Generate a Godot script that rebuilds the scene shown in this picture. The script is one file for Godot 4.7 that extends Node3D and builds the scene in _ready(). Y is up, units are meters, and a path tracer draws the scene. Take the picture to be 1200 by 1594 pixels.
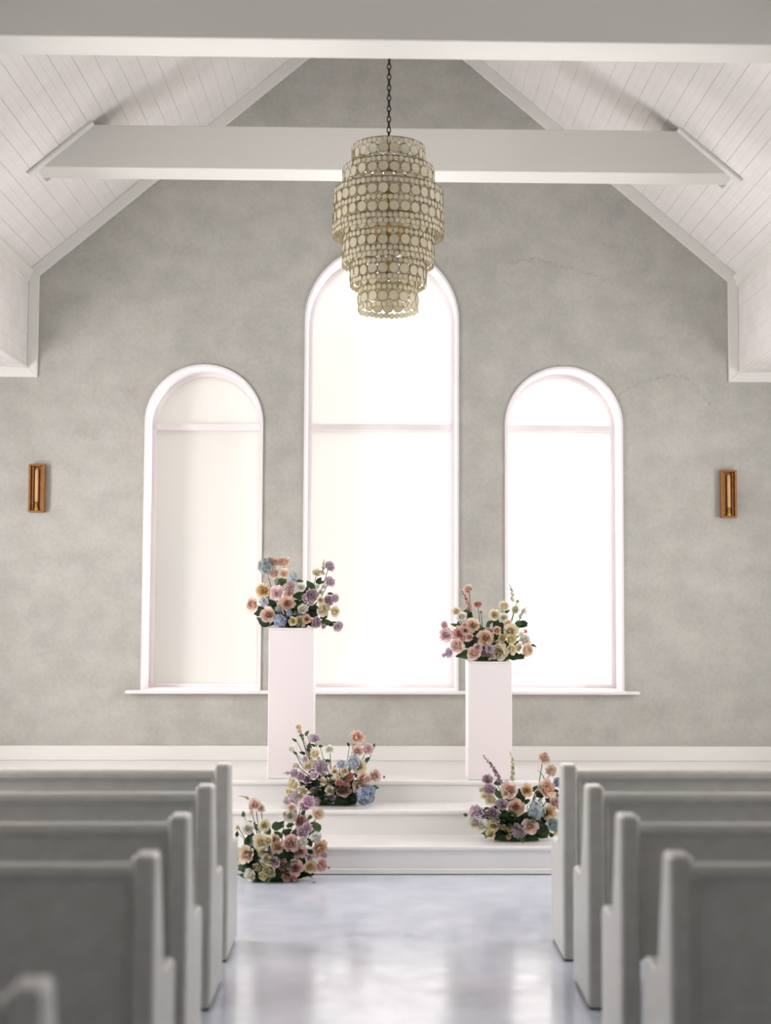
extends Node3D
# A small white chapel: three arched frosted windows, pews on both sides of the aisle, five flower arrangements.
# y is up, metres. The aisle runs along -z; the altar wall stands at z = -10.06.

const AX := -0.05          # middle of the roof and of the altar wall
const WALL_Z := -10.06     # face of the altar wall
const REAR_Z := 2.6        # face of the wall behind the camera
const SIDE := 3.75         # side walls, measured from AX
const HALF := 2.58         # half width of the vaulted part
const EAVE := 3.97         # where the slopes meet the upright boards
const SOFFIT := 3.26
const PITCH := 0.845
const FLAT := 4294967295   # SurfaceTool smooth group for flat faces

var rng := RandomNumberGenerator.new()
var mats := {}
var shapes := {}
var used := {}
var trims := 0


func _ready() -> void:
	rng.seed = 11
	set_camera()
	set_sky_and_light()
	make_materials()
	build_walls()
	build_ceiling()
	build_beams()
	build_floor_and_steps()
	build_outside()
	build_pews()
	build_pedestals()
	build_chandelier()
	build_sconces()
	build_flowers()


func set_camera() -> void:
	var cam := Camera3D.new()
	cam.name = "camera"
	add_child(cam)
	var lens := CameraAttributesPhysical.new()
	lens.frustum_focal_length = 80.0
	lens.frustum_focus_distance = 8.9
	lens.frustum_near = 0.1
	lens.frustum_far = 200.0
	lens.exposure_aperture = 2.0
	cam.attributes = lens
	cam.position = Vector3(-0.083, 1.55, 0)
	cam.rotation_degrees = Vector3(3.642, -1.221, 0.2054)
	cam.set_frustum(2.0 * 0.3665 * 0.1, Vector2(-0.00171, 0.00034), 0.1, 200.0)
	cam.current = true


func set_sky_and_light() -> void:
	var e := Environment.new()
	e.tonemap_mode = Environment.TONE_MAPPER_LINEAR
	e.tonemap_exposure = 1.08
	e.background_mode = Environment.BG_SKY
	var sky := ProceduralSkyMaterial.new()   # even overcast
	sky.sky_top_color = Color(0.93, 0.94, 0.96)
	sky.sky_horizon_color = Color(1.0, 0.99, 0.97)
	sky.sky_curve = 0.3
	sky.ground_horizon_color = Color(0.86, 0.84, 0.78)
	sky.ground_bottom_color = Color(0.7, 0.68, 0.6)
	sky.sky_energy_multiplier = 1.75
	sky.ground_energy_multiplier = 1.2
	e.sky = Sky.new()
	e.sky.sky_material = sky
	e.sdfgi_enabled = true
	e.ssao_enabled = true
	e.ssil_enabled = true
	var w := WorldEnvironment.new()
	w.name = "environment"
	w.environment = e
	add_child(w)


# energy per square metre of glass: altar daylight, then added side and rear fill
const DAYLIGHT := [0.38, 0.5, 0.5]
const FILL_SIDE := [[-7.7, 4.9, 3.2], [-5.4, 1.7, 1.2]]   # added side windows: z along the wall, brightness on the left, on the right
const FILL_REAR := 0.2  # for the two added windows behind the viewer


# ---------------------------------------------------------------- helpers

func numbered(called: String) -> String:
	var n: int = used.get(called, 0)
	used[called] = n + 1
	return called if n == 0 else "%s_%03d" % [called, n]


func tag(o: Node, label: String, category := "", group := "", kind := "") -> void:
	if label: o.set_meta("label", label)
	if category: o.set_meta("category", category)
	if group: o.set_meta("group", group)
	if kind: o.set_meta("kind", kind)


func thing(called: String, at: Vector3, label: String, category: String, group := "", kind := "") -> Node3D:
	var o := Node3D.new()
	o.name = numbered(called)
	add_child(o)
	o.position = at
	tag(o, label, category, group, kind)
	return o


func part(parent: Node, called: String, mesh: Mesh, mat: Material, at := Transform3D()) -> MeshInstance3D:
	var o := MeshInstance3D.new()
	o.name = called if parent != self else numbered(called)
	o.mesh = mesh
	if mat: o.material_override = mat
	o.transform = at
	parent.add_child(o, true)
	return o


func begin(smooth := false) -> SurfaceTool:
	var st := SurfaceTool.new()
	st.begin(Mesh.PRIMITIVE_TRIANGLES)
	st.set_smooth_group(0 if smooth else FLAT)
	return st


func finish(st: SurfaceTool) -> ArrayMesh:
	st.generate_normals()
	return st.commit()


# a flat convex polygon whose front looks along out
func face(st: SurfaceTool, p: Array, out: Vector3) -> void:
	var n: Vector3 = Vector3.ZERO
	for i in range(1, p.size() - 1):
		n += (p[i] - p[0]).cross(p[i + 1] - p[0])
	for i in range(1, p.size() - 1):
		if n.dot(out) < 0:
			st.add_vertex(p[0]); st.add_vertex(p[i]); st.add_vertex(p[i + 1])
		else:
			st.add_vertex(p[0]); st.add_vertex(p[i + 1]); st.add_vertex(p[i])


func add_box(st: SurfaceTool, c: Vector3, size: Vector3, b := 0.0) -> void:
	var h := size / 2.0
	b = minf(b, minf(h.x, minf(h.y, h.z)) * 0.9)
	var k := h - Vector3(b, b, b)
	for ax in 3:
		var u := (ax + 1) % 3
		var v := (ax + 2) % 3
		for s in [-1.0, 1.0]:
			var q := []
			for t in [[-1, -1], [1, -1], [1, 1], [-1, 1]]:
				var p := Vector3.ZERO
				p[ax] = s * h[ax]; p[u] = t[0] * k[u]; p[v] = t[1] * k[v]
				q.append(c + p)
			var o := Vector3.ZERO
			o[ax] = s
			face(st, q, o)
	if b <= 0.0:
		return
	for ax in 3:
		var u := (ax + 1) % 3
		var v := (ax + 2) % 3
		for s in [-1.0, 1.0]:
			for r in [-1.0, 1.0]:
				var q := []
				for e in [[-1, 0], [1, 0], [1, 1], [-1, 1]]:
					var p := Vector3.ZERO
					p[ax] = e[0] * k[ax]
					p[u] = s * (h[u] if e[1] == 0 else k[u])
					p[v] = r * (k[v] if e[1] == 0 else h[v])
					q.append(c + p)
				var o := Vector3.ZERO
				o[u] = s; o[v] = r
				face(st, q, o)
	for x in [-1.0, 1.0]:
		for y in [-1.0, 1.0]:
			for z in [-1.0, 1.0]:
				var d := Vector3(x, y, z)
				face(st, [c + d * Vector3(h.x, k.y, k.z), c + d * Vector3(k.x, h.y, k.z), c + d * Vector3(k.x, k.y, h.z)], d)


func box(size: Vector3, b := 0.0, c := Vector3.ZERO) -> ArrayMesh:
	var st := begin()
	add_box(st, c, size, b)
	return finish(st)


# a polygon in x, y swept along z from z0 to z1, with chamfered rims
func prism(pts: PackedVector2Array, z0: float, z1: float, b := 0.0) -> ArrayMesh:
	var st := begin()
	if not Geometry2D.is_polygon_clockwise(pts):
		pts.reverse()
	var n := pts.size()
	var small := PackedVector2Array()
	for i in n:
		var e0 := (pts[i] - pts[(i + n - 1) % n]).normalized()
		var e1 := (pts[(i + 1) % n] - pts[i]).normalized()
		var n0 := Vector2(e0.y, -e0.x)
		var n1 := Vector2(e1.y, -e1.x)
		var m := (n0 + n1) / maxf(0.3, 1.0 + n0.dot(n1))
		small.append(pts[i] + m * b)
	if b > 0 and absf(area2(small)) > absf(area2(pts)):
		for i in n:
			small[i] = pts[i] * 2.0 - small[i]
	var rings := [[small, z0], [pts, z0 + b], [pts, z1 - b], [small, z1]] if b > 0 else [[pts, z0], [pts, z1]]
	for r in rings.size() - 1:
		var p: PackedVector2Array = rings[r][0]
		var q: PackedVector2Array = rings[r + 1][0]
		for i in n:
			var j := (i + 1) % n
			var e := pts[j] - pts[i]
			var out := Vector3(e.y, -e.x, 0) * -1.0
			var a := Vector3(p[i].x, p[i].y, rings[r][1])
			var c := Vector3(q[j].x, q[j].y, rings[r + 1][1])
			face(st, [a, Vector3(p[j].x, p[j].y, rings[r][1]), c, Vector3(q[i].x, q[i].y, rings[r + 1][1])], out)
	var ends := small if b > 0 else pts
	var tri := Geometry2D.triangulate_polygon(ends)
	for t in range(0, tri.size(), 3):
		for s in [[z0, -1.0], [z1, 1.0]]:
			var v := []
			for k in 3:
				v.append(Vector3(ends[tri[t + k]].x, ends[tri[t + k]].y, s[0]))
			face(st, v, Vector3(0, 0, s[1]))
	return finish(st)


func area2(p: PackedVector2Array) -> float:
	var a := 0.0
	for i in p.size():
		a += p[i].cross(p[(i + 1) % p.size()])
	return a / 2.0


# a round tube along points; the radius at each
func add_tube(st: SurfaceTool, p: Array, r: Array, sides := 8, closed := false) -> void:
	var rings := []
	var up := Vector3.UP
	var n := p.size()
	for i in n:
		var a: Vector3 = p[(i + n - 1) % n] if closed or i > 0 else p[i]
		var c: Vector3 = p[(i + 1) % n] if closed or i < n - 1 else p[i]
		var t := (c - a).normalized()
		if i == 0:
			up = Vector3.UP if absf(t.y) < 0.9 else Vector3.RIGHT
		var s := t.cross(up).normalized()
		up = s.cross(t).normalized()
		var ring := []
		for k in sides:
			var w := TAU * k / sides
			var rr: float = r[i] if i < r.size() else r[-1]
			ring.append(p[i] + (s * cos(w) + up * sin(w)) * rr)
		rings.append(ring)
	for i in (n if closed else n - 1):
		var j := (i + 1) % n
		var m: Vector3 = (p[i] + p[j]) / 2.0
		for k in sides:
			var l := (k + 1) % sides
			var q := [rings[i][k], rings[i][l], rings[j][l], rings[j][k]]
			face(st, q, (q[0] + q[1] + q[2] + q[3]) / 4.0 - m)
	if not closed:
		face(st, rings[0], p[0] - p[1])
		face(st, rings[n - 1], p[n - 1] - p[n - 2])


func tube(p: Array, r: Array, sides := 8, closed := false) -> ArrayMesh:
	var st := begin(true)
	add_tube(st, p, r, sides, closed)
	return finish(st)


func circle(radius: float, steps: int, ax: Vector3, bx: Vector3, c := Vector3.ZERO) -> Array:
	var p := []
	for i in steps:
		p.append(c + (ax * cos(TAU * i / steps) + bx * sin(TAU * i / steps)) * radius)
	return p


# ---------------------------------------------------------------- materials

func paint(called: String, color: Color, rough := 0.5, spec := 0.5) -> StandardMaterial3D:
	var m := StandardMaterial3D.new()
	m.resource_name = called
	m.albedo_color = color
	m.roughness = rough
	m.metallic_specular = spec
	mats[called] = m
	return m


func noise(freq: float, octaves: int, seed_: int, kind := FastNoiseLite.TYPE_SIMPLEX_SMOOTH) -> FastNoiseLite:
	var n := FastNoiseLite.new()
	n.noise_type = kind
	n.frequency = freq
	n.fractal_octaves = octaves
	n.seed = seed_
	return n


func cloudy(freq: float, octaves: int, seed_: int, lo: Color, hi: Color, size := 512, bump := false) -> NoiseTexture2D:
	var t := NoiseTexture2D.new()
	t.width = size
	t.height = size
	t.seamless = true
	t.noise = noise(freq, octaves, seed_)
	if bump:
		t.as_normal_map = true
		t.bump_strength = 1.0
	else:
		var g := Gradient.new()
		g.set_color(0, lo)
		g.set_color(1, hi)
		t.color_ramp = g
	return t


func world_mapped(m: StandardMaterial3D, scale: float) -> void:
	m.uv1_triplanar = true
	m.uv1_world_triplanar = true
	m.uv1_scale = Vector3(scale, scale, scale)


func make_materials() -> void:
	var m := paint("white paint", Color(0.93, 0.922, 0.915), 0.42)
	m.albedo_texture = cloudy(0.01, 4, 3, Color(0.95, 0.95, 0.94), Color(1, 1, 1))
	world_mapped(m, 0.7)
	m = paint("ceiling paint", Color(0.955, 0.945, 0.938), 0.55)
	m.albedo_texture = cloudy(0.012, 4, 4, Color(0.955, 0.95, 0.945), Color(1, 1, 1))
	world_mapped(m, 0.5)
	m = paint("pew paint", Color(0.785, 0.79, 0.775), 0.35)
	m.albedo_texture = cloudy(0.02, 4, 8, Color(0.94, 0.935, 0.92), Color(1, 1, 1))
	world_mapped(m, 1.0)
	m = paint("beam paint", Color(0.895, 0.897, 0.872), 0.5)
	m = paint("trim paint", Color(0.905, 0.905, 0.885), 0.45)
	paint("casing paint", Color(0.945, 0.925, 0.928), 0.45)
	paint("bare timber", Color(0.62, 0.5, 0.36), 0.9)
	paint("gap shade", Color(0.14, 0.13, 0.12), 0.95)  # dark colour of the shadow gap under the pew ends
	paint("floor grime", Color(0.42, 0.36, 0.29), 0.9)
	m = paint("pedestal paint", Color(0.94, 0.912, 0.908), 0.5)
	m = paint("plaster", Color(1, 1, 1), 0.85, 0.3)
	m.albedo_texture = plaster_picture()
	world_mapped(m, 0.125)
	m = paint("side plaster", Color(0.75, 0.75, 0.74), 0.85, 0.3)
	m.albedo_texture = cloudy(0.01, 5, 12, Color(0.9, 0.9, 0.89), Color(1, 1, 1))
	world_mapped(m, 0.3)
	# glossy painted floor, scuffed dull in places
	m = paint("floor paint", Color(0.86, 0.885, 0.93), 0.34)
	m.albedo_texture = cloudy(0.012, 5, 21, Color(0.9, 0.91, 0.93), Color(1, 1, 1))
	m.roughness_texture = cloudy(0.03, 5, 22, Color(0.3, 0.3, 0.3), Color(0.65, 0.65, 0.65))
	m.normal_enabled = true
	m.normal_texture = cloudy(0.006, 3, 23, Color.BLACK, Color.WHITE, 512, true)
	m.normal_scale = 0.05
	world_mapped(m, 0.45)
	paint("step paint", Color(0.935, 0.93, 0.92), 0.2)
	# frosted glass: passes daylight, shows nothing sharp
	m = paint("frosted glass", Color(0.97, 0.97, 0.96), 0.6)
	m.backlight_enabled = true
	m.backlight = Color(1, 1, 1)
	# chandelier
	m = paint("capiz shell", Color(0.97, 0.96, 0.91), 0.3)
	m.albedo_texture = cloudy(0.05, 3, 31, Color(0.92, 0.91, 0.87), Color(1, 1, 1), 256)
	m.uv1_triplanar = true
	m.uv1_scale = Vector3(6, 6, 6)
	m.backlight_enabled = true
	m.backlight = Color(0.95, 0.93, 0.84)
	m = paint("shell rim", Color(0.46, 0.4, 0.27), 0.45)
	m.metallic = 0.2
	m = paint("bronze", Color(0.2, 0.15, 0.11), 0.45)
	m.metallic = 0.7
	m = paint("brass", Color(0.72, 0.55, 0.25), 0.35)
	m.metallic = 0.9
	m = paint("amber bulb", Color(0.95, 0.85, 0.62), 0.15)
	m.backlight_enabled = true
	m.backlight = Color(0.9, 0.7, 0.4)
	# sconces
	m = paint("stained wood", Color(0.68, 0.46, 0.21), 0.5)
	m.albedo_texture = cloudy(0.03, 4, 41, Color(0.72, 0.68, 0.62), Color(1, 1, 1), 256)
	m.uv1_triplanar = true
	m.uv1_scale = Vector3(14, 2, 14)
	m = paint("dark wood", Color(0.6, 0.39, 0.17), 0.6)
	m = paint("tube glass", Color(0.86, 0.68, 0.48), 0.2)
	m.backlight_enabled = true
	m.backlight = Color(0.5, 0.45, 0.35)
	# plants and the ground outside
	m = paint("leaf green", Color(0.2, 0.32, 0.16), 0.45)
	m.backlight_enabled = true
	m.backlight = Color(0.22, 0.3, 0.12)
	m = paint("dark leaf green", Color(0.14, 0.23, 0.14), 0.45)
	m = paint("stem green", Color(0.25, 0.33, 0.18), 0.6)
	paint("flower foam", Color(0.2, 0.31, 0.17), 0.9)
	paint("tree foliage", Color(0.33, 0.42, 0.2), 0.8)
	paint("cream screen", Color(0.72, 0.66, 0.43), 0.9)  # on the added screen that dims the left window
	paint("bark", Color(0.3, 0.25, 0.2), 0.9)
	m = paint("outside ground", Color(0.72, 0.68, 0.58), 0.95)
	m.albedo_texture = cloudy(0.02, 4, 51, Color(0.85, 0.85, 0.82), Color(1, 1, 1))
	world_mapped(m, 0.2)


# eight metres of limewashed plaster: clouds of tone and a few hairline cracks
func plaster_picture() -> ImageTexture:
	var size := 1024
	var im := Image.create(size, size, false, Image.FORMAT_RGB8)
	var big := noise(0.006, 5, 61)
	var mid := noise(0.03, 4, 62)
	var fine := noise(0.2, 2, 63)
	var streak := noise(0.012, 4, 64)
	for y in size:
		for x in size:
			var v := big.get_noise_2d(x, y) * 0.025 + mid.get_noise_2d(x, y) * 0.035 + fine.get_noise_2d(x, y) * 0.022 + streak.get_noise_2d(x * 1.2, y * 3.0) * 0.02
			var w := mid.get_noise_2d(x + 300, y * 0.7) * 0.004
			im.set_pixel(x, y, Color(0.712 + v + w, 0.713 + v, 0.683 + v - w))
	var cracks := [
		[[1.62, 3.02], [1.7, 3.14], [1.9, 3.22], [2.12, 3.24], [2.2, 3.18], [2.3, 3.06], [2.42, 2.92]],
		[[0.85, 4.06], [1.05, 4.1], [1.2, 4.05], [1.4, 4.0], [1.62, 3.92]]]
	for c in cracks:
		for i in c.size() - 1:
			var a := Vector2(c[i][0], c[i][1])
			var b := Vector2(c[i + 1][0], c[i + 1][1])
			var steps := int(a.distance_to(b) * 128 * 6)
			for s in steps:
				var p := a.lerp(b, float(s) / steps)
				p += Vector2(fine.get_noise_1d(s * 0.3 + i * 70), mid.get_noise_1d(s * 0.7 + i * 90)) * 0.03
				var px := posmod(int(p.x * 128), size)
				var py := posmod(int(-p.y * 128), size)
				im.set_pixel(px, py, im.get_pixel(px, py) * 0.988)
	return ImageTexture.create_from_image(im)


# ---------------------------------------------------------------- walls and windows

func arch_outline(half: float, y0: float, spring: float, cx := 0.0) -> PackedVector2Array:
	var p := PackedVector2Array([Vector2(cx - half, y0)])
	for i in 33:
		var w := PI - PI * i / 32.0
		p.append(Vector2(cx + cos(w) * half, spring + sin(w) * half))
	p.append(Vector2(cx + half, y0))
	return p


# an arched band between two outlines, closed at the bottom
func arch_band(half_out: float, half_in: float, y_out: float, y_in: float, spring: float, z0: float, z1: float) -> ArrayMesh:
	var st := begin()
	var o := arch_outline(half_out, y_out, spring)
	var i_ := arch_outline(half_in, y_in, spring)
	var n := o.size()
	for k in n:
		var l := (k + 1) % n
		var c := Vector2(0, (y_out + spring) / 2)
		for z in [z0, z1]:
			face(st, [Vector3(o[k].x, o[k].y, z), Vector3(o[l].x, o[l].y, z), Vector3(i_[l].x, i_[l].y, z), Vector3(i_[k].x, i_[k].y, z)], Vector3(0, 0, 1 if z == maxf(z0, z1) else -1))
		var e := (o[l] + o[k]) / 2 - c
		face(st, [Vector3(o[k].x, o[k].y, z0), Vector3(o[l].x, o[l].y, z0), Vector3(o[l].x, o[l].y, z1), Vector3(o[k].x, o[k].y, z1)], Vector3(e.x, e.y, 0))
		face(st, [Vector3(i_[k].x, i_[k].y, z0), Vector3(i_[l].x, i_[l].y, z0), Vector3(i_[l].x, i_[l].y, z1), Vector3(i_[k].x, i_[k].y, z1)], Vector3(-e.x, -e.y, 0))
	return finish(st)


# a frosted arched window seen from its room side: +z points into the room, z = 0 is the wall's face
func window(called: String, label: String, half: float, sill: float, spring: float, bar: float, at: Transform3D, light_scale: float) -> void:
	var w := Node3D.new()
	w.name = called
	add_child(w)
	w.transform = at
	tag(w, label, "window", "", "structure")
	part(w, "casing", arch_band(half + 0.012, half - 0.006, sill - 0.004, sill + 0.002, spring, 0.0, 0.014), mats["casing paint"])
	part(w, "reveal_lining", arch_band(half + 0.004, half - 0.005, sill - 0.004, sill + 0.004, spring, -0.26, 0.0), mats["casing paint"])
	part(w, "frame", arch_band(half - 0.004, half - 0.032, sill, sill + 0.03, spring, -0.3, -0.25), mats["casing paint"])
	part(w, "muntin", box(Vector3(half * 2 - 0.05, 0.05, 0.07), 0.008, Vector3(0, bar, -0.275)), mats["casing paint"])
	var g := half - 0.028
	part(w, "pane", box(Vector3(g * 2, bar - 0.01 - sill - 0.02, 0.006), 0.0, Vector3(0, (bar - 0.01 + sill + 0.02) / 2, -0.285)), mats["frosted glass"])
	part(w, "pane", prism(arch_outline(g, bar + 0.01, maxf(spring, bar + 0.011)), -0.288, -0.282), mats["frosted glass"])
	var l := AreaLight3D.new()
	l.name = called + "_daylight"
	var tall := spring + half * 0.55 - sill
	l.area_size = Vector2(g * 1.9, tall)
	l.light_energy = light_scale * g * 1.9 * tall
	l.light_color = Color(1.0, 0.975, 0.975)
	l.shadow_enabled = true
	l.area_range = 30.0
	add_child(l)
	l.transform = at * Transform3D(Basis(Vector3.UP, PI), Vector3(0, sill + tall / 2 + 0.02, -0.24))


func hole(root: CSGShape3D, outline: PackedVector2Array, at: Transform3D) -> void:
	var c := CSGPolygon3D.new()
	c.name = "opening"
	c.polygon = outline
	c.depth = 2.0
	c.operation = CSGShape3D.OPERATION_SUBTRACTION
	root.add_child(c, true)
	c.transform = root.transform.affine_inverse() * at * Transform3D(Basis(), Vector3(0, 0, 1.0))


func wall(called: String, label: String, c: Vector3, size: Vector3, m: Material) -> CSGBox3D:
	var o := CSGBox3D.new()
	o.name = called
	o.size = size
	o.material = m
	o.position = c
	add_child(o)
	tag(o, label, "wall", "", "structure")
	return o


func trim(label: String, mesh: Mesh, at := Transform3D(), m: Material = null) -> MeshInstance3D:
	trims += 1
	var o := part(self, "trim_%d" % trims, mesh, m if m else mats["trim paint"], at)
	tag(o, label, "trim", "", "structure")
	return o


func build_walls() -> void:
	var long := REAR_Z - WALL_Z
	var mid := (REAR_Z + WALL_Z) / 2
	var wb := wall("wall_back", "grey limewashed plaster wall with three arched openings behind the steps", Vector3(AX, 3.2, WALL_Z - 0.15), Vector3(SIDE * 2 + 0.6, 6.8, 0.3), mats["plaster"])
	var three := [[-1.354, 0.414, 2.862, "left-hand tall arched frosted window showing dim green blur outside"], [-0.073, 0.548, 3.618, "tallest arched frosted window, in the middle behind the chandelier"], [1.25, 0.417, 2.862, "right-hand arched frosted window with evenly white glass"]]
	for k in 3:
		var t: Array = three[k]
		var at := Transform3D(Basis(), Vector3(t[0], 0, WALL_Z))
		hole(wb, arch_outline(t[1], 0.945, t[2]), at)
		window("window_%d" % (k + 1), t[3], t[1], 0.945, t[2], 2.868, at, DAYLIGHT[k])
	trim("long thin white sill running under all three windows", box(Vector3(3.66, 0.024, 0.075), 0.006), Transform3D(Basis(), Vector3(AX, 0.932, WALL_Z + 0.0385)), mats["casing paint"])
	var wf := wall("wall_front", "plain white wall behind the viewer", Vector3(AX, 3.2, REAR_Z + 0.15), Vector3(SIDE * 2 + 0.6, 6.8, 0.3), mats["side plaster"])
	for x in [-1.3, 1.3]:  # added windows, unseen, to brighten the room from behind
		var back := Transform3D(Basis(Vector3.UP, PI), Vector3(AX + x, 0, REAR_Z))
		hole(wf, arch_outline(0.6, 1.0, 3.0), back)
		window("window_%d" % (4 if x < 0 else 5), "added arched frosted window for fill light behind the viewer, %s of the entrance, outside the picture" % ("left" if x < 0 else "right"), 0.6, 1.0, 3.0, 3.0, back, FILL_REAR)
	var n := 6
	for s in [-1, 1]:
		var side := "left" if s < 0 else "right"
		var w := wall("wall_" + side, "white side wall on the %s, out of the picture" % side, Vector3(AX + s * (SIDE + 0.15), 1.75, mid), Vector3(0.3, 3.9, long), mats["side plaster"])
		for zl in FILL_SIDE:  # added windows, unseen, that fill the altar end and pews with light
			var at := Transform3D(Basis(Vector3.UP, -s * PI / 2), Vector3(AX + s * SIDE, 0, zl[0]))
			hole(w, arch_outline(0.7, 0.9, 2.3), at)
			window("window_%d" % n, "added arched frosted window for fill light in the %s side wall %s, outside the picture" % [side, "by the platform" if zl[0] < -7 else "by the pews"], 0.7, 0.9, 2.3, 2.3, at, zl[1 if s < 0 else 2])
			n += 1
	# board on the platform along the altar wall
	var bb := part(self, "baseboard_back", box(Vector3(SIDE * 2 - 0.02, 0.105, 0.022), 0.005), mats["trim paint"], Transform3D(Basis(), Vector3(AX, 0.446 + 0.0525, WALL_Z + 0.011)))
	tag(bb, "white baseboard along the foot of the altar wall", "baseboard", "", "structure")


# ---------------------------------------------------------------- ceiling

# one tongue-and-groove board along z, face down at y = 0, chamfered edges and a bead line in the middle
func board_mesh(width: float, length: float) -> ArrayMesh:
	var h := width / 2 - 0.0005
	var g := 0.003
	var p := PackedVector2Array([Vector2(-h, 0.014), Vector2(-h, 0.0024), Vector2(-h + g, 0), Vector2(-0.0025, 0), Vector2(0, 0.0016), Vector2(0.0025, 0), Vector2(h - g, 0), Vector2(h, 0.0024), Vector2(h, 0.014)])
	return prism(p, -length / 2, length / 2)


func build_ceiling() -> void:
	var long := REAR_Z - WALL_Z
	var mid := (REAR_Z + WALL_Z) / 2
	var c := thing("ceiling", Vector3(AX, 0, mid), "white boarded vaulted ceiling with sloping sides", "ceiling", "", "structure")
	var bw := 0.1155
	var bm := board_mesh(bw, long)
	var run := Vector2(HALF, HALF * PITCH)
	var ridge := EAVE + run.y
	for s in [-1.0, 1.0]:
		var along := Vector3(-s * run.x, run.y, 0).normalized()
		var out := Vector3(s * run.y, run.x, 0).normalized()   # away from the room
		var count := int(run.length() / bw)
		for k in count + 1:
			var o := Vector3(s * HALF, EAVE, 0) + along * (bw * (k + 0.5)) + out * rng.randf_range(0.0, 0.0015)
			if along.y * bw * (k + 0.5) > run.y: break
			part(c, "board", bm, mats["ceiling paint"], Transform3D(Basis(along, out, along.cross(out)), o))
		# upright boards under the slope, then the low flat part over the side
		var rise := EAVE - SOFFIT
		for k in 6:
			var o := Vector3(s * (HALF + 0.001), SOFFIT + rise / 6 * (k + 0.5), 0)
			part(c, "upright_board", board_mesh_cached(rise / 6, long), mats["ceiling paint"], Transform3D(Basis(Vector3.UP, Vector3(s, 0, 0), Vector3.UP.cross(Vector3(s, 0, 0))), o))
		for k in 10:
			var o := Vector3(s * (HALF + 0.0165 + 0.117 * (k + 0.5)), SOFFIT, 0)
			part(c, "soffit_board", board_mesh_cached(0.117, long), mats["ceiling paint"], Transform3D(Basis(Vector3.RIGHT, Vector3.UP, Vector3.BACK), o))
		# the deck that carries the boards
		var len := run.length() + 0.2
		var bc := Vector3(s * HALF / 2, EAVE + run.y / 2, 0) + out * 0.075
		part(c, "deck", box(Vector3(len, 0.12, long)), mats["bare timber"], Transform3D(Basis(along, out, along.cross(out)), bc))
		part(c, "deck", box(Vector3(0.12, rise + 0.1, long)), mats["bare timber"], Transform3D(Basis(), Vector3(s * (HALF + 0.077), SOFFIT + rise / 2 + 0.07, 0)))
		part(c, "deck", box(Vector3(SIDE - HALF + 0.3, 0.12, long)), mats["bare timber"], Transform3D(Basis(), Vector3(s * ((SIDE + HALF) / 2 + 0.16), SOFFIT + 0.077, 0)))
		# moulding where slope meets the upright boards
		part(c, "eave_moulding", cove(long), mats["trim paint"], Transform3D(Basis(Vector3(-s, 0, 0), Vector3.UP, Vector3(0, 0, -s)), Vector3(s * HALF, EAVE - 0.01, 0)))
		part(c, "corner_bead", box(Vector3(0.02, 0.02, long), 0.006), mats["trim paint"], Transform3D(Basis(), Vector3(s * (HALF + 0.002), SOFFIT - 0.002, 0)))
	# trim boards on the altar wall
	var zz := WALL_Z + 0.012
	for s in [-1.0, 1.0]:
		var which := "left" if s < 0 else "right"
		var w := 0.082
		var a := Vector2(s * HALF, EAVE)
		var top := Vector2(0, ridge)
		var d := (top - a).normalized()
		var nrm := Vector2(-s * d.y, s * d.x) if s > 0 else Vector2(d.y, -d.x)
		if nrm.y > 0: nrm = -nrm
		var inner := Vector2(s * (HALF - 0.075), 0)
		inner.y = a.y + nrm.y * w + (inner.x - (a.x + nrm.x * w)) / d.x * d.y
		var tin := Vector2(0, a.y + nrm.y * w + (0 - (a.x + nrm.x * w)) / d.x * d.y)
		trim("sloping white board along the %s gable edge of the altar wall" % which, prism(PackedVector2Array([a, top, tin, inner]), 0, 0.024, 0.003), Transform3D(Basis(), Vector3(AX, 0, WALL_Z + 0.001)))
		trim("short upright white board at the %s end of the gable" % which, prism(PackedVector2Array([a, inner, Vector2(inner.x, SOFFIT - 0.075), Vector2(s * HALF, SOFFIT)]), 0, 0.024, 0.003), Transform3D(Basis(), Vector3(AX, 0, WALL_Z + 0.001)))
		trim("level white board under the low ceiling at the %s edge" % which, prism(PackedVector2Array([Vector2(s * HALF, SOFFIT), Vector2(inner.x, SOFFIT - 0.075), Vector2(s * SIDE, SOFFIT - 0.075), Vector2(s * SIDE, SOFFIT)]), 0, 0.024, 0.003), Transform3D(Basis(), Vector3(AX, 0, WALL_Z + 0.001)))


func board_mesh_cached(w: float, l: float) -> ArrayMesh:
	var k := "board %.3f" % w
	if not shapes.has(k):
		shapes[k] = board_mesh(w, l)
	return shapes[k]


# a small hollow moulding along z: +x into the room, hangs below y = 0
func cove(long: float) -> ArrayMesh:
	var p := PackedVector2Array([Vector2(0, 0.03), Vector2(0.035, 0.008), Vector2(0.035, -0.004), Vector2(0.022, -0.02), Vector2(0.014, -0.045), Vector2(0.012, -0.072), Vector2(0, -0.078)])
	return prism(p, -long / 2, long / 2)


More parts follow.
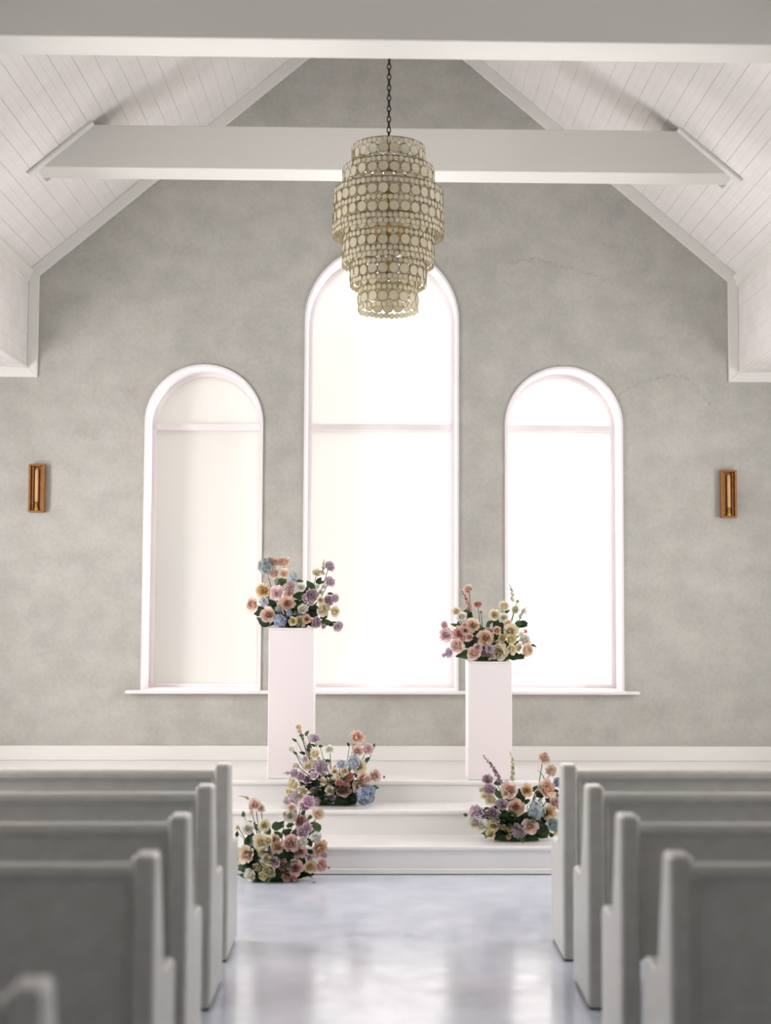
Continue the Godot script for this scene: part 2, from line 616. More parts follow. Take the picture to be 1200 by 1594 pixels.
func build_beams() -> void:
	var zs := [[-8.65, "white tie beam behind the chandelier, nearest the altar wall"], [-6.615, "nearest white tie beam, cut by the top of the picture"], [-4.6, "white tie beam overhead, out of the picture"], [-2.6, "white tie beam further back overhead, out of the picture"]]
	for b in zs:
		var y0 := 4.285
		var y1 := 4.562
		var t := thing("tie_beam", Vector3(AX, y0, b[0]), b[1], "beam", "tie beams across the vault", "structure")
		var x0 := HALF - (y0 - EAVE) / PITCH
		var x1 := HALF - (y1 - EAVE) / PITCH
		var h := y1 - y0
		part(t, "timber", prism(PackedVector2Array([Vector2(-x0 + 0.003, 0), Vector2(x0 - 0.003, 0), Vector2(x1 - 0.003, h), Vector2(-x1 + 0.003, h)]), -0.232, 0, 0.006), mats["beam paint"])
		for s in [-1.0, 1.0]:
			var a := Vector3(s * (x0 - 0.004 + 0.045), -0.04, 0.0)
			var c := Vector3(s * (x1 - 0.004 - 0.02), h + 0.02, 0.0)
			var d := (c - a)
			var inw := Vector3(-s * absf(d.y), -absf(d.x), 0).normalized()
			for f in [0.0, 1.0]:
				if f == 1.0: a = Vector3(s * (x0 - 0.004), 0.0, 0.0)
				var m := begin()
				var q := []
				var w := 0.03
				var z0: float = 0.0 if f == 0.0 else -0.232
				var z1: float = 0.024 if f == 0.0 else -0.256
				for e in [a, c]:
					q.append([e + Vector3(0, 0, z0), e + inw * w + Vector3(0, 0, z0), e + inw * w * 0.55 + Vector3(0, 0, z1), e + Vector3(0, 0, z1)])
				var ctr: Vector3 = (a + c) / 2 + inw * w * 0.4 + Vector3(0, 0, (z0 + z1) / 2)
				for k in 4:
					var l := (k + 1) % 4
					var pq := [q[0][k], q[0][l], q[1][l], q[1][k]]
					face(m, pq, (pq[0] + pq[1] + pq[2] + pq[3]) / 4 - ctr)
				face(m, q[0], a - c)
				face(m, q[1], c - a)
				part(t, "moulding", finish(m), mats["trim paint"])


# ---------------------------------------------------------------- floor, platform, steps

func build_floor_and_steps() -> void:
	var long := REAR_Z - WALL_Z
	var mid := (REAR_Z + WALL_Z) / 2
	var f := part(self, "floor", box(Vector3(SIDE * 2, 0.2, long)), mats["floor paint"], Transform3D(Basis(), Vector3(AX, -0.1, mid)))
	tag(f, "glossy pale blue-grey painted floor of the aisle", "floor", "", "structure")
	var zf := [-8.174, -8.559, -8.923]
	var yt := [0.164, 0.315, 0.446]
	var said := ["lowest white step, resting on the floor", "second white step up from the floor", "white platform along the altar wall, topmost level"]
	for k in 3:
		var y0: float = 0.0 if k == 0 else yt[k - 1]
		var t := thing("platform" if k == 2 else "altar_step", Vector3(AX, y0, zf[k]), said[k], "platform" if k == 2 else "step", "", "structure")
		var rise: float = yt[k] - y0
		var deep: float = zf[k] - WALL_Z
		# riser and tread, the tread's nose a little proud and rounded
		part(t, "riser", box(Vector3(SIDE * 2 - 0.01, rise - 0.03, deep - 0.012), 0.0, Vector3(0, (rise - 0.03) / 2, -deep / 2 - 0.006)), mats["step paint"])
		var nose := PackedVector2Array()
		for i in 7:
			var w := -PI / 2 + PI * i / 6.0
			nose.append(Vector2(cos(w) * 0.012 - 0.008, rise - 0.015 + sin(w) * 0.015))
		nose.append(Vector2(-deep, rise))
		nose.append(Vector2(-deep, rise - 0.03))
		part(t, "tread", prism(nose, -(SIDE - 0.005), SIDE - 0.005), mats["step paint"], Transform3D(Basis(Vector3.BACK, Vector3.UP, Vector3.LEFT), Vector3.ZERO))
		if k == 0:
			part(t, "toe_strip", box(Vector3(SIDE * 2 - 0.01, 0.032, 0.014), 0.004, Vector3(0, 0.0185, -0.005)), mats["step paint"])
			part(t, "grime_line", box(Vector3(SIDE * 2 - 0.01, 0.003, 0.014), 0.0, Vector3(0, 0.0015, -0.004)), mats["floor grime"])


func build_outside() -> void:
	var g := part(self, "outside_ground", box(Vector3(40, 0.2, 40)), mats["outside ground"], Transform3D(Basis(), Vector3(0, -0.35, -12)))
	tag(g, "pale gravel ground outside the chapel, behind the frosted glass", "ground", "", "structure")
	garden_tree(Vector3(-2.62, -0.25, -11.0), 2.6, 0.42, "leafy green tree close outside the left frosted window")
	garden_tree(Vector3(-1.72, -0.25, -10.78), 2.55, 0.3, "small leafy tree right against the left frosted window outside")
	garden_tree(Vector3(-3.75, -0.25, -10.98), 2.9, 0.45, "wider green tree outside beyond the left frosted window")
	var w := thing("sky_screen", Vector3(-2.6, -0.25, -11.65), "added cream screen outside the left frosted window, holding back sky light", "wall")  # unseen screen, added to dim and tint the left window
	part(w, "screen_body", box(Vector3(4.0, 5.0, 0.25), 0.01, Vector3(0, 2.5, 0)), mats["cream screen"])
	part(w, "screen_cap", box(Vector3(4.06, 0.07, 0.34), 0.015, Vector3(0, 5.036, 0)), mats["cream screen"])


func garden_tree(at: Vector3, tall: float, spread: float, label: String) -> void:
	var t := thing("garden_tree", at, label, "tree", "trees outside the frosted glass")
	part(t, "trunk", tube([Vector3.ZERO, Vector3(0.03, tall * 0.4, 0.02), Vector3(0, tall * 0.75, 0)], [0.06, 0.045, 0.02], 7), mats["bark"])
	var st := begin()
	for k in 900:
		var d := Vector3(rng.randfn(), rng.randfn() * 1.15, rng.randfn()).normalized() * pow(rng.randf(), 0.4) * spread
		var c := Vector3(0, tall * 0.8, 0) + d
		var u := Vector3(rng.randfn(), rng.randfn(), rng.randfn()).normalized()
		var v := u.cross(Vector3(rng.randfn(), rng.randfn(), rng.randfn())).normalized()
		var r := spread * 0.16
		face(st, [c - u * r, c + v * r * 0.5, c + u * r, c - v * r * 0.5], Vector3.UP)
	part(t, "foliage", finish(st), mats["tree foliage"]).set_meta("kind", "stuff")


# ---------------------------------------------------------------- pews

# outline of a pew end in z (towards the altar is +) and y
func pew_end() -> ArrayMesh:
	if not shapes.has("pew end"):
		var p := PackedVector2Array([Vector2(0, 0), Vector2(0, 0.832), Vector2(0.012, 0.84), Vector2(0.098, 0.84), Vector2(0.112, 0.832)])
		for i in 9:
			var t := i / 8.0
			p.append(Vector2(0.118 + 0.065 * t, 0.8 - 0.27 * t))
		p.append(Vector2(0.196, 0.495)); p.append(Vector2(0.215, 0.476))
		p.append(Vector2(0.24, 0.47)); p.append(Vector2(0.385, 0.47)); p.append(Vector2(0.408, 0.462)); p.append(Vector2(0.42, 0.44))
		p.append(Vector2(0.42, 0))
		shapes["pew end"] = prism(p, -0.0325, 0.0325, 0.009)
	return shapes["pew end"]


func pew(x: float, z: float, s: float, long: float, label: String) -> void:
	var t := thing("pew", Vector3(x, 0, z), label, "pew", "white wooden pews")
	# s = -1 left of the aisle, 1 right; x is the aisle face of its end
	var turn := Basis(Vector3(0, 0, -1), Vector3.UP, Vector3(1, 0, 0))
	for e in [0.0325, long - 0.0325]:
		part(t, "pew_end", pew_end(), mats["pew paint"], Transform3D(turn, Vector3(s * e, 0.012, 0)))
		part(t, "shade_strip", box(Vector3(0.05, 0.012, 0.39), 0.0, Vector3(s * e, 0.006, -0.21)), mats["gap shade"])  # near-black strip painted in for the shadow gap below the pew end
	var w := long - 0.134
	var c := s * long / 2
	part(t, "back_panel", box(Vector3(w, 0.42, 0.022), 0.003, Vector3(c, 0.585, -0.062)), mats["pew paint"], Transform3D())
	part(t, "top_rail", rail(w), mats["pew paint"], Transform3D(Basis(), Vector3(c, 0.785, -0.06)))
	part(t, "bottom_rail", box(Vector3(w, 0.05, 0.03), 0.004, Vector3(c, 0.395, -0.062)), mats["pew paint"])
	part(t, "batten", box(Vector3(0.022, 0.41, 0.02), 0.006, Vector3(s * 0.077, 0.59, -0.041)), mats["pew paint"])
	part(t, "seat", box(Vector3(w, 0.028, 0.36), 0.008, Vector3(c, 0.43, -0.235)), mats["pew paint"])
	part(t, "seat_apron", box(Vector3(w, 0.075, 0.02), 0.003, Vector3(c, 0.375, -0.38)), mats["pew paint"])
	part(t, "middle_leg", box(Vector3(0.045, 0.41, 0.3), 0.005, Vector3(c, 0.207, -0.23)), mats["pew paint"])


# cap along the top of a pew back, rounded, with a step below
func rail(long: float) -> ArrayMesh:
	var p := PackedVector2Array([Vector2(-0.03, 0.0), Vector2(-0.03, 0.024), Vector2(-0.022, 0.034), Vector2(-0.008, 0.038), Vector2(0.012, 0.038), Vector2(0.026, 0.034), Vector2(0.034, 0.024), Vector2(0.034, 0.008), Vector2(0.026, 0.0), Vector2(0.018, -0.004), Vector2(0.014, -0.012), Vector2(0.0, -0.012)])
	var k := "rail %.3f" % long
	if not shapes.has(k):
		var st := begin()
		for i in p.size():
			var a := p[i]
			var b := p[(i + 1) % p.size()]
			var e := b - a
			face(st, [Vector3(-long / 2, a.y, a.x), Vector3(-long / 2, b.y, b.x), Vector3(long / 2, b.y, b.x), Vector3(long / 2, a.y, a.x)], Vector3(0, e.x, -e.y) * (1.0 if Geometry2D.is_polygon_clockwise(p) else -1.0))
		shapes[k] = finish(st)
	return shapes[k]


func build_pews() -> void:
	var zs := [-6.19, -5.455, -4.69, -3.95, -2.6]
	var lx := [-0.735, -0.722, -0.712, -0.702, -0.693]
	var rx := [0.727, 0.728, 0.724, 0.735, 0.735]
	var row := ["front row nearest the steps", "second row from the steps", "third row from the steps", "fourth row from the steps", "rearmost row nearest the viewer"]
	for k in 5:
		pew(lx[k], zs[k], -1.0, 2.55, "white wooden pew left of the aisle, " + row[k])
		pew(rx[k], zs[k], 1.0, 2.55, "white wooden pew right of the aisle, " + row[k])


# ---------------------------------------------------------------- pedestals

func build_pedestals() -> void:
	for a in [[-0.646, -9.161, 0.29, 0.957, "taller white square pedestal left of the middle window"], [0.6265, -9.09, 0.28, 0.748, "shorter white square pedestal right of the middle window"]]:
		var t := thing("pedestal", Vector3(a[0], 0.447, a[1]), a[4], "pedestal", "white flower pedestals")
		part(t, "column", box(Vector3(a[2], a[3] - 0.012, a[2]), 0.003, Vector3(0, (a[3] - 0.012) / 2, 0)), mats["pedestal paint"])
		part(t, "top_board", box(Vector3(a[2] + 0.003, 0.012, a[2] + 0.003), 0.002, Vector3(0, a[3] - 0.006, 0)), mats["pedestal paint"])


# ---------------------------------------------------------------- chandelier

func disc(r: float) -> ArrayMesh:
	var k := "disc %.3f" % r
	if shapes.has(k):
		return shapes[k]
	# a slightly domed shell plate, its front along +z, and a thin metal rim round it
	var st := begin(true)
	var n := 14
	for side in [1.0, -1.0]:
		for i in n:
			var a := TAU * i / n
			var b := TAU * (i + 1) / n
			var p := Vector3(cos(a), sin(a), 0) * r * 0.92
			var q := Vector3(cos(b), sin(b), 0) * r * 0.92
			face(st, [Vector3(0, 0, side * 0.0018), p + Vector3(0, 0, side * 0.0006), q + Vector3(0, 0, side * 0.0006)], Vector3(0, 0, side))
	st.generate_normals()
	var m := st.commit()
	var rs := begin(true)
	add_tube(rs, circle(r * 0.93, n, Vector3.RIGHT, Vector3.UP), [maxf(0.0011, r * 0.055)], 5, true)
	rs.generate_normals()
	m = rs.commit(m)
	m.surface_set_material(0, mats["capiz shell"])
	m.surface_set_material(1, mats["shell rim"])
	shapes[k] = m
	return m


func build_chandelier() -> void:
	var at := Vector3(AX + 0.008, 3.19, -7.75)
	var c := thing("chandelier", at, "tiered chandelier of round cream shell discs hanging on a dark chain", "chandelier")
	# tiers: radius, top, bottom (from the lowest rim)
	var tiers := [[0.205, 0.94, 0.76], [0.258, 0.815, 0.64], [0.31, 0.685, 0.425], [0.258, 0.51, 0.26], [0.212, 0.36, 0.142], [0.165, 0.225, 0.0]]
	var spots := []
	for t in tiers:
		var r: float = t[0]
		var tall: float = t[1] - t[2]
		var pattern: Array = [0.03, 0.058, 0.03, 0.058, 0.03] if tall < 0.24 else [0.03, 0.058, 0.03, 0.058, 0.03, 0.03]
		if tall < 0.19: pattern = [0.03, 0.058, 0.058, 0.03]
		var total := 0.0
		for d in pattern: total += d
		var sc: float = tall / total
		var y: float = t[1]
		var n := int(TAU * r / 0.0605)
		var row := 0
		for d in pattern:
			y -= d * sc / 2
			var count := n if d > 0.04 else n * 2
			for k in count:
				var w := TAU * (k + (0.5 if row % 2 else 0.0) * (1.0 if d > 0.04 else 0.5) + (0.25 if d < 0.04 else 0.0)) / count
				var out := Vector3(sin(w), 0, cos(w))
				var tilt := Basis(Vector3.UP, w + rng.randf_range(-0.12, 0.12)) * Basis(Vector3.RIGHT, rng.randf_range(-0.1, 0.1))
				var jit := rng.randf_range(-0.003, 0.003)
				spots.append([d, out.z, Transform3D(tilt, out * (r + jit) + Vector3(0, y + rng.randf_range(-0.003, 0.003), 0))])
			y -= d * sc / 2
			row += 1
		# hoop that carries the tier, with its spokes
		part(c, "hoop", tube(circle(r - 0.004, 40, Vector3.RIGHT, Vector3.BACK, Vector3(0, t[1] + 0.002, 0)), [0.003], 6, true), mats["shell rim"])
		for k in 4:
			var w := PI / 4 + k * PI / 2
			part(c, "spoke", tube([Vector3(0, t[1] + 0.002, 0), Vector3(sin(w), 0, cos(w)) * (r - 0.004) + Vector3(0, t[1] + 0.002, 0)], [0.003, 0.003], 5), mats["shell rim"])
	# the discs that show largest are parts of their own; the others are one mass
	var front := spots.filter(func(s): return s[1] > -0.12)
	front.sort_custom(func(a, b): return a[0] * (0.35 + a[1]) > b[0] * (0.35 + b[1]))
	var single := {}
	for i in mini(300, front.size()):
		single[front[i]] = true
		part(c, "shell_disc", disc(front[i][0] * 0.545), null, front[i][2])
	var shell := SurfaceTool.new()
	shell.begin(Mesh.PRIMITIVE_TRIANGLES)
	var rim := SurfaceTool.new()
	rim.begin(Mesh.PRIMITIVE_TRIANGLES)
	for s in spots:
		if single.has(s): continue
		shell.append_from(disc(s[0] * 0.545), 0, s[2])
		rim.append_from(disc(s[0] * 0.545), 1, s[2])
	var m := shell.commit()
	m = rim.commit(m)
	m.surface_set_material(0, mats["capiz shell"])
	m.surface_set_material(1, mats["shell rim"])
	part(c, "shell_curtain", m, null).set_meta("kind", "stuff")
	# stem, lamp holders and unlit bulbs inside
	part(c, "stem", tube([Vector3(0, 0.2, 0), Vector3(0, 0.97, 0)], [0.007, 0.007], 8), mats["brass"])
	for k in 5:
		var w := TAU * k / 5
		var p := Vector3(sin(w), 0, cos(w)) * 0.1
		part(c, "lamp_holder", tube([p + Vector3(0, 0.37, 0), p + Vector3(0, 0.44, 0)], [0.013, 0.013], 8), mats["brass"])
		part(c, "bulb", tube([p + Vector3(0, 0.441, 0), p + Vector3(0, 0.465, 0), p + Vector3(0, 0.49, 0), p + Vector3(0, 0.515, 0)], [0.009, 0.018, 0.016, 0.002], 10), mats["amber bulb"])
	# chain up to the ridge
	var link := []
	for i in 14:
		var w := TAU * i / 14
		link.append(Vector3(cos(w) * 0.0095, sin(w) * 0.0195, 0))
	var lm := tube(link, [0.0036], 6, true)
	var y := 0.985
	var k := 0
	while at.y + y < EAVE + HALF * PITCH - 0.06:
		part(c, "chain_link", lm, mats["bronze"], Transform3D(Basis(Vector3.UP, (0.15 if k % 2 == 0 else PI / 2 + 0.25) + rng.randf_range(-0.1, 0.1)), Vector3(0, y, 0)))
		y += 0.0305
		k += 1
	part(c, "ceiling_rose", tube([Vector3(0, y - 0.02, 0), Vector3(0, y + 0.01, 0), Vector3(0, y + 0.05, 0)], [0.01, 0.05, 0.06], 16), mats["bronze"])


# ---------------------------------------------------------------- sconces

func build_sconces() -> void:
	for a in [[-2.537, 2.207, "narrow wooden wall sconce left of the left-hand window"], [2.439, 2.192, "narrow wooden wall sconce right of the right-hand window"]]:
		var t := thing("wall_sconce", Vector3(a[0], a[1], WALL_Z), a[2], "sconce", "wooden wall sconces")
		var h := 0.345
		part(t, "back_board", box(Vector3(0.112, h, 0.014), 0.003, Vector3(0, h / 2, 0.008)), mats["stained wood"])
		for s in [-1.0, 1.0]:
			part(t, "side_board", box(Vector3(0.014, h, 0.045), 0.003, Vector3(s * 0.049, h / 2, 0.0375)), mats["stained wood"])
			part(t, "inner_strip", box(Vector3(0.016, h - 0.03, 0.024), 0.003, Vector3(s * 0.031, h / 2, 0.027)), mats["stained wood"])
		for y in [0.0065, h - 0.0065]:
			part(t, "end_board", box(Vector3(0.084, 0.013, 0.045), 0.003, Vector3(0, y, 0.0375)), mats["stained wood"])
		part(t, "slot", box(Vector3(0.042, h - 0.03, 0.004), 0.0, Vector3(0, h / 2, 0.0175)), mats["dark wood"])
		part(t, "glass_tube", tube([Vector3(0, 0.075, 0.045), Vector3(0, 0.3, 0.045), Vector3(0, 0.315, 0.045)], [0.013, 0.013, 0.004], 12), mats["tube glass"])
		part(t, "lamp_holder", tube([Vector3(0, 0.013, 0.045), Vector3(0, 0.03, 0.045), Vector3(0, 0.05, 0.045), Vector3(0, 0.076, 0.045)], [0.02, 0.016, 0.011, 0.013], 12), mats["brass"])


# ---------------------------------------------------------------- flowers

const TONES := {
	"white": [0.984, 0.977, 0.945], "cream": [0.984, 0.961, 0.883], "creamp": [0.984, 0.938, 0.86], "yellow": [0.977, 0.945, 0.813], "peachcream": [0.984, 0.93, 0.86],
	"peach": [0.977, 0.891, 0.828], "blush": [0.984, 0.914, 0.875], "gold": [0.969, 0.899, 0.766], "pinkpale": [0.977, 0.906, 0.906], "pink": [0.953, 0.836, 0.813], "coral": [0.922, 0.75, 0.711],
	"dusty": [0.93, 0.828, 0.797], "tan": [0.945, 0.86, 0.766], "mauve": [0.87, 0.8, 0.83], "purple": [0.8, 0.72, 0.76], "lilac": [0.94, 0.89, 0.92], "lilacpink": [0.93, 0.852, 0.891], "orchid": [0.953, 0.86, 0.922],
	"blue": [0.735, 0.789, 0.875], "pale": [0.875, 0.906, 0.945], "teal": [0.75, 0.797, 0.789], "tealdark": [0.61, 0.688, 0.711], "creamgreen": [0.953, 0.953, 0.86]}
const HEARTS := {   # a deeper heart that the petals of some roses show
	"cream": [0.97, 0.86, 0.62], "peachcream": [0.96, 0.8, 0.6], "peach": [0.91, 0.68, 0.56], "blush": [0.94, 0.76, 0.66], "gold": [0.93, 0.74, 0.46], "yellow": [0.95, 0.85, 0.55], "pink": [0.88, 0.62, 0.6], "dusty": [0.83, 0.64, 0.6], "tan": [0.86, 0.69, 0.54], "white": [0.97, 0.95, 0.82], "creamp": [0.96, 0.82, 0.6], "pinkpale": [0.93, 0.75, 0.76]}


func petal_paint(tone: String) -> StandardMaterial3D:
	var k := "petal " + tone
	if not mats.has(k):
		var c: Array = TONES[tone]
		var m := paint(k, Color.WHITE, 0.6, 0.3)
		m.albedo_color = Color(c[0], c[1], c[2])
		m.backlight_enabled = true
		m.backlight = Color(c[0], c[1], c[2]) * 0.75
	return mats[k]


func vertex(st: SurfaceTool, p: Vector3, c: Color) -> void:
	st.set_color(c)
	st.add_vertex(p)


# one petal: a cupped sheet round the axis +z. open 0 = heart, 1 = outermost
func add_petal(st: SurfaceTool, r: float, open: float, phi: float, wide: float, ruffle: float, c0: Color, c1: Color, g: RandomNumberGenerator) -> void:
	var nu := 6
	var nv := 5
	var rim := r * (0.1 + 0.9 * open) * g.randf_range(0.88, 1.08)
	var zr := r * (0.5 - 0.36 * open * open) + r * g.randf_range(-0.08, 0.08)
	var base := Vector2(r * 0.03, -r * 0.45)
	var ctrl := Vector2(rim * (1.05 - 0.25 * open), -r * (0.35 - 0.1 * open))
	var lean := g.randf_range(-0.12, 0.12)
	var grid := []
	var ph := g.randf() * TAU
	for j in nv + 1:
		var row := []
		for i in nu + 1:
			var u := i * 2.0 / nu - 1.0
			var v := float(j) / nv * (1.0 - 0.3 * u * u - 0.06 * exp(-u * u * 12.0))
			var a := base.lerp(ctrl, v)
			var b := ctrl.lerp(Vector2(rim, zr), v)
			var q := a.lerp(b, v)
			var curl := maxf(0.0, v - 0.6) / 0.4
			q += Vector2(0.2, -0.16) * r * (open - 0.3) * curl * curl
			q.x += sin(u * 7.0 + ph) * ruffle * r * v * v
			q.y += cos(u * 6.0 + ph * 1.7) * ruffle * r * v * v + lean * u * r * v
			var half := wide * (0.3 + 0.7 * sqrt(v))
			var w := phi + u * half
			# petals stay flatter than the circle they stand on
			q.x *= 1.0 - 0.1 * (1.0 - u * u) * open + 0.06 * u
			row.append([Vector3(cos(w) * q.x, sin(w) * q.x, q.y), c0.lerp(c1, clampf(v * 1.2, 0, 1))])
		grid.append(row)
	for j in nv:
		for i in nu:
			var q := [grid[j][i], grid[j][i + 1], grid[j + 1][i + 1], grid[j + 1][i]]
			for t in [[0, 1, 2], [0, 2, 3]]:
				for n in t:
					vertex(st, q[n][0], q[n][1])


# roses, buds and ruffled blooms of radius 1, facing +z
func bloom(kind: String, tone: String, v: int) -> ArrayMesh:
	var heart := tone if HEARTS.has(tone) and kind == "ro" else "plain"
	var k := "%s %s %d" % [kind, heart, v]
	if shapes.has(k):
		return shapes[k]
	var g := RandomNumberGenerator.new()
	g.seed = hash(k)
	var st := begin(true)
	var deep := Color.WHITE
	if heart != "plain":
		var a: Array = HEARTS[tone]
		var b: Array = TONES[tone]
		var ca := Color(a[0], a[1], a[2]).srgb_to_linear()
		var cb := Color(b[0], b[1], b[2]).srgb_to_linear()
		deep = Color(ca.r / cb.r, ca.g / cb.g, ca.b / cb.b)
	var plan := []
	if kind == "ro":
		plan = [[0.0, 3, 1.4], [0.1, 3, 1.3], [0.22, 3, 1.15], [0.36, 4, 0.95], [0.54, 5, 0.75], [0.76, 5, 0.7], [1.0, 6, 0.62]]
		if v % 2 == 1:
			plan = [[0.0, 3, 1.4], [0.12, 3, 1.2], [0.28, 4, 0.95], [0.46, 4, 0.9], [0.7, 5, 0.76], [1.0, 5, 0.74]]
	elif kind == "bu":
		plan = [[0.1, 2, 1.5], [0.28, 3, 1.2], [0.5, 3, 1.2], [0.72, 4, 1.05]]
	else:
		plan = [[0.2, 4, 0.9], [0.5, 5, 0.85], [0.8, 5, 0.8], [1.0, 6, 0.75]]
	var off := 0.0
	for l in plan:
		off += 0.9
		for i in l[1]:
			var t: float = l[0]
			var c0 := deep.lerp(Color.WHITE, clampf(t * 1.4, 0, 1))
			var c1 := deep.lerp(Color.WHITE, clampf(0.3 + t * 2.2, 0, 1))
			var dull := g.randf_range(0.86, 1.0) if kind != "ru" else g.randf_range(0.82, 1.0)
			add_petal(st, 1.0, t, off + TAU * i / l[1] + g.randf_range(-0.15, 0.15), l[2], 0.17 if kind == "ru" else 0.045, c0 * dull, c1 * dull, g)
	shapes[k] = finish(st)
	return shapes[k]


# a hydrangea head of radius 1: a ball of four-petalled florets
func hydrangea(v: int) -> ArrayMesh:
	var k := "hydrangea %d" % v
	if shapes.has(k):
		return shapes[k]
	var g := RandomNumberGenerator.new()
	g.seed = 900 + v
	var st := begin()
	# a dark greenish core ball inside, then the florets
	for i in 10:
		for j in 5:
			var q := []
			for e in [[0, 0], [1, 0], [1, 1], [0, 1]]:
				var a: float = TAU * (i + e[0]) / 10.0
				var b: float = PI * (j + e[1]) / 5.0
				q.append(Vector3(cos(a) * sin(b), sin(a) * sin(b), cos(b)) * 0.7)
			for tr in [[0, 1, 2], [0, 2, 3]]:
				for m in tr:
					vertex(st, q[m], Color(0.3, 0.33, 0.27))
	var n := 110
	for i in n:
		var y := 1.0 - 2.0 * (i + 0.5) / n
		var w := i * 2.39996
		var d := Vector3(cos(w) * sqrt(1 - y * y), sin(w) * sqrt(1 - y * y), y)
		if d.z < -0.55: continue
		var c := d * g.randf_range(0.76, 1.0)
		var f := (d + Vector3(g.randfn(), g.randfn(), g.randfn()) * 0.22).normalized()
		var s := f.cross(Vector3.UP if absf(f.y) < 0.9 else Vector3.RIGHT).normalized()
		var t := s.cross(f)
		var spin := g.randf() * TAU
		var tone := g.randf_range(0.5, 1.0)
		var col := Color(tone * g.randf_range(0.92, 1.08), tone, tone * g.randf_range(0.95, 1.1))
		for p in 4:
			var a := spin + p * PI / 2
			var e := s * cos(a) + t * sin(a)
			var o := s * cos(a + PI / 2) + t * sin(a + PI / 2)
			var r := 0.25
			var q := [c, c + e * r * 0.6 + o * r * 0.42 + f * 0.05, c + e * r + f * 0.02, c + e * r * 0.6 - o * r * 0.42 + f * 0.05]
			for tr in [[0, 1, 2], [0, 2, 3]]:
				for m in tr:
					vertex(st, q[m], col)
	shapes[k] = finish(st)
	return shapes[k]


# a pointed leaf of length 1 along +y, arched, folded at the midrib, front +z
func leaf(v: int) -> ArrayMesh:
	var k := "leaf %d" % v
	if shapes.has(k):
		return shapes[k]
	var st := begin(true)
	var wide: float = [0.27, 0.34, 0.22][v % 3]
	var rows := []
	for j in 8:
		var t := j / 7.0
		var w := wide * pow(sin(PI * pow(t, 0.8)), 0.85) if t > 0 and t < 1 else 0.004
		if v == 1 and j % 2 == 1: w *= 1.1
		var bend := -0.28 * t * t
		rows.append([Vector3(-w, t, bend + w * 0.35), Vector3(0, t, bend), Vector3(w, t, bend + w * 0.35)])
	for j in 7:
		for i in 2:
			face(st, [rows[j][i], rows[j][i + 1], rows[j + 1][i + 1], rows[j + 1][i]], Vector3(0, 0.2, 1))
	shapes[k] = finish(st)
	return shapes[k]


func facing(dir: Vector3, spin: float, size: float) -> Basis:
	var z := dir.normalized()
	var x := Vector3.UP.cross(z).normalized()
	var y := z.cross(x)
	return Basis(x, y, z) * Basis(Vector3.BACK, spin) * Basis.from_scale(Vector3.ONE * size)


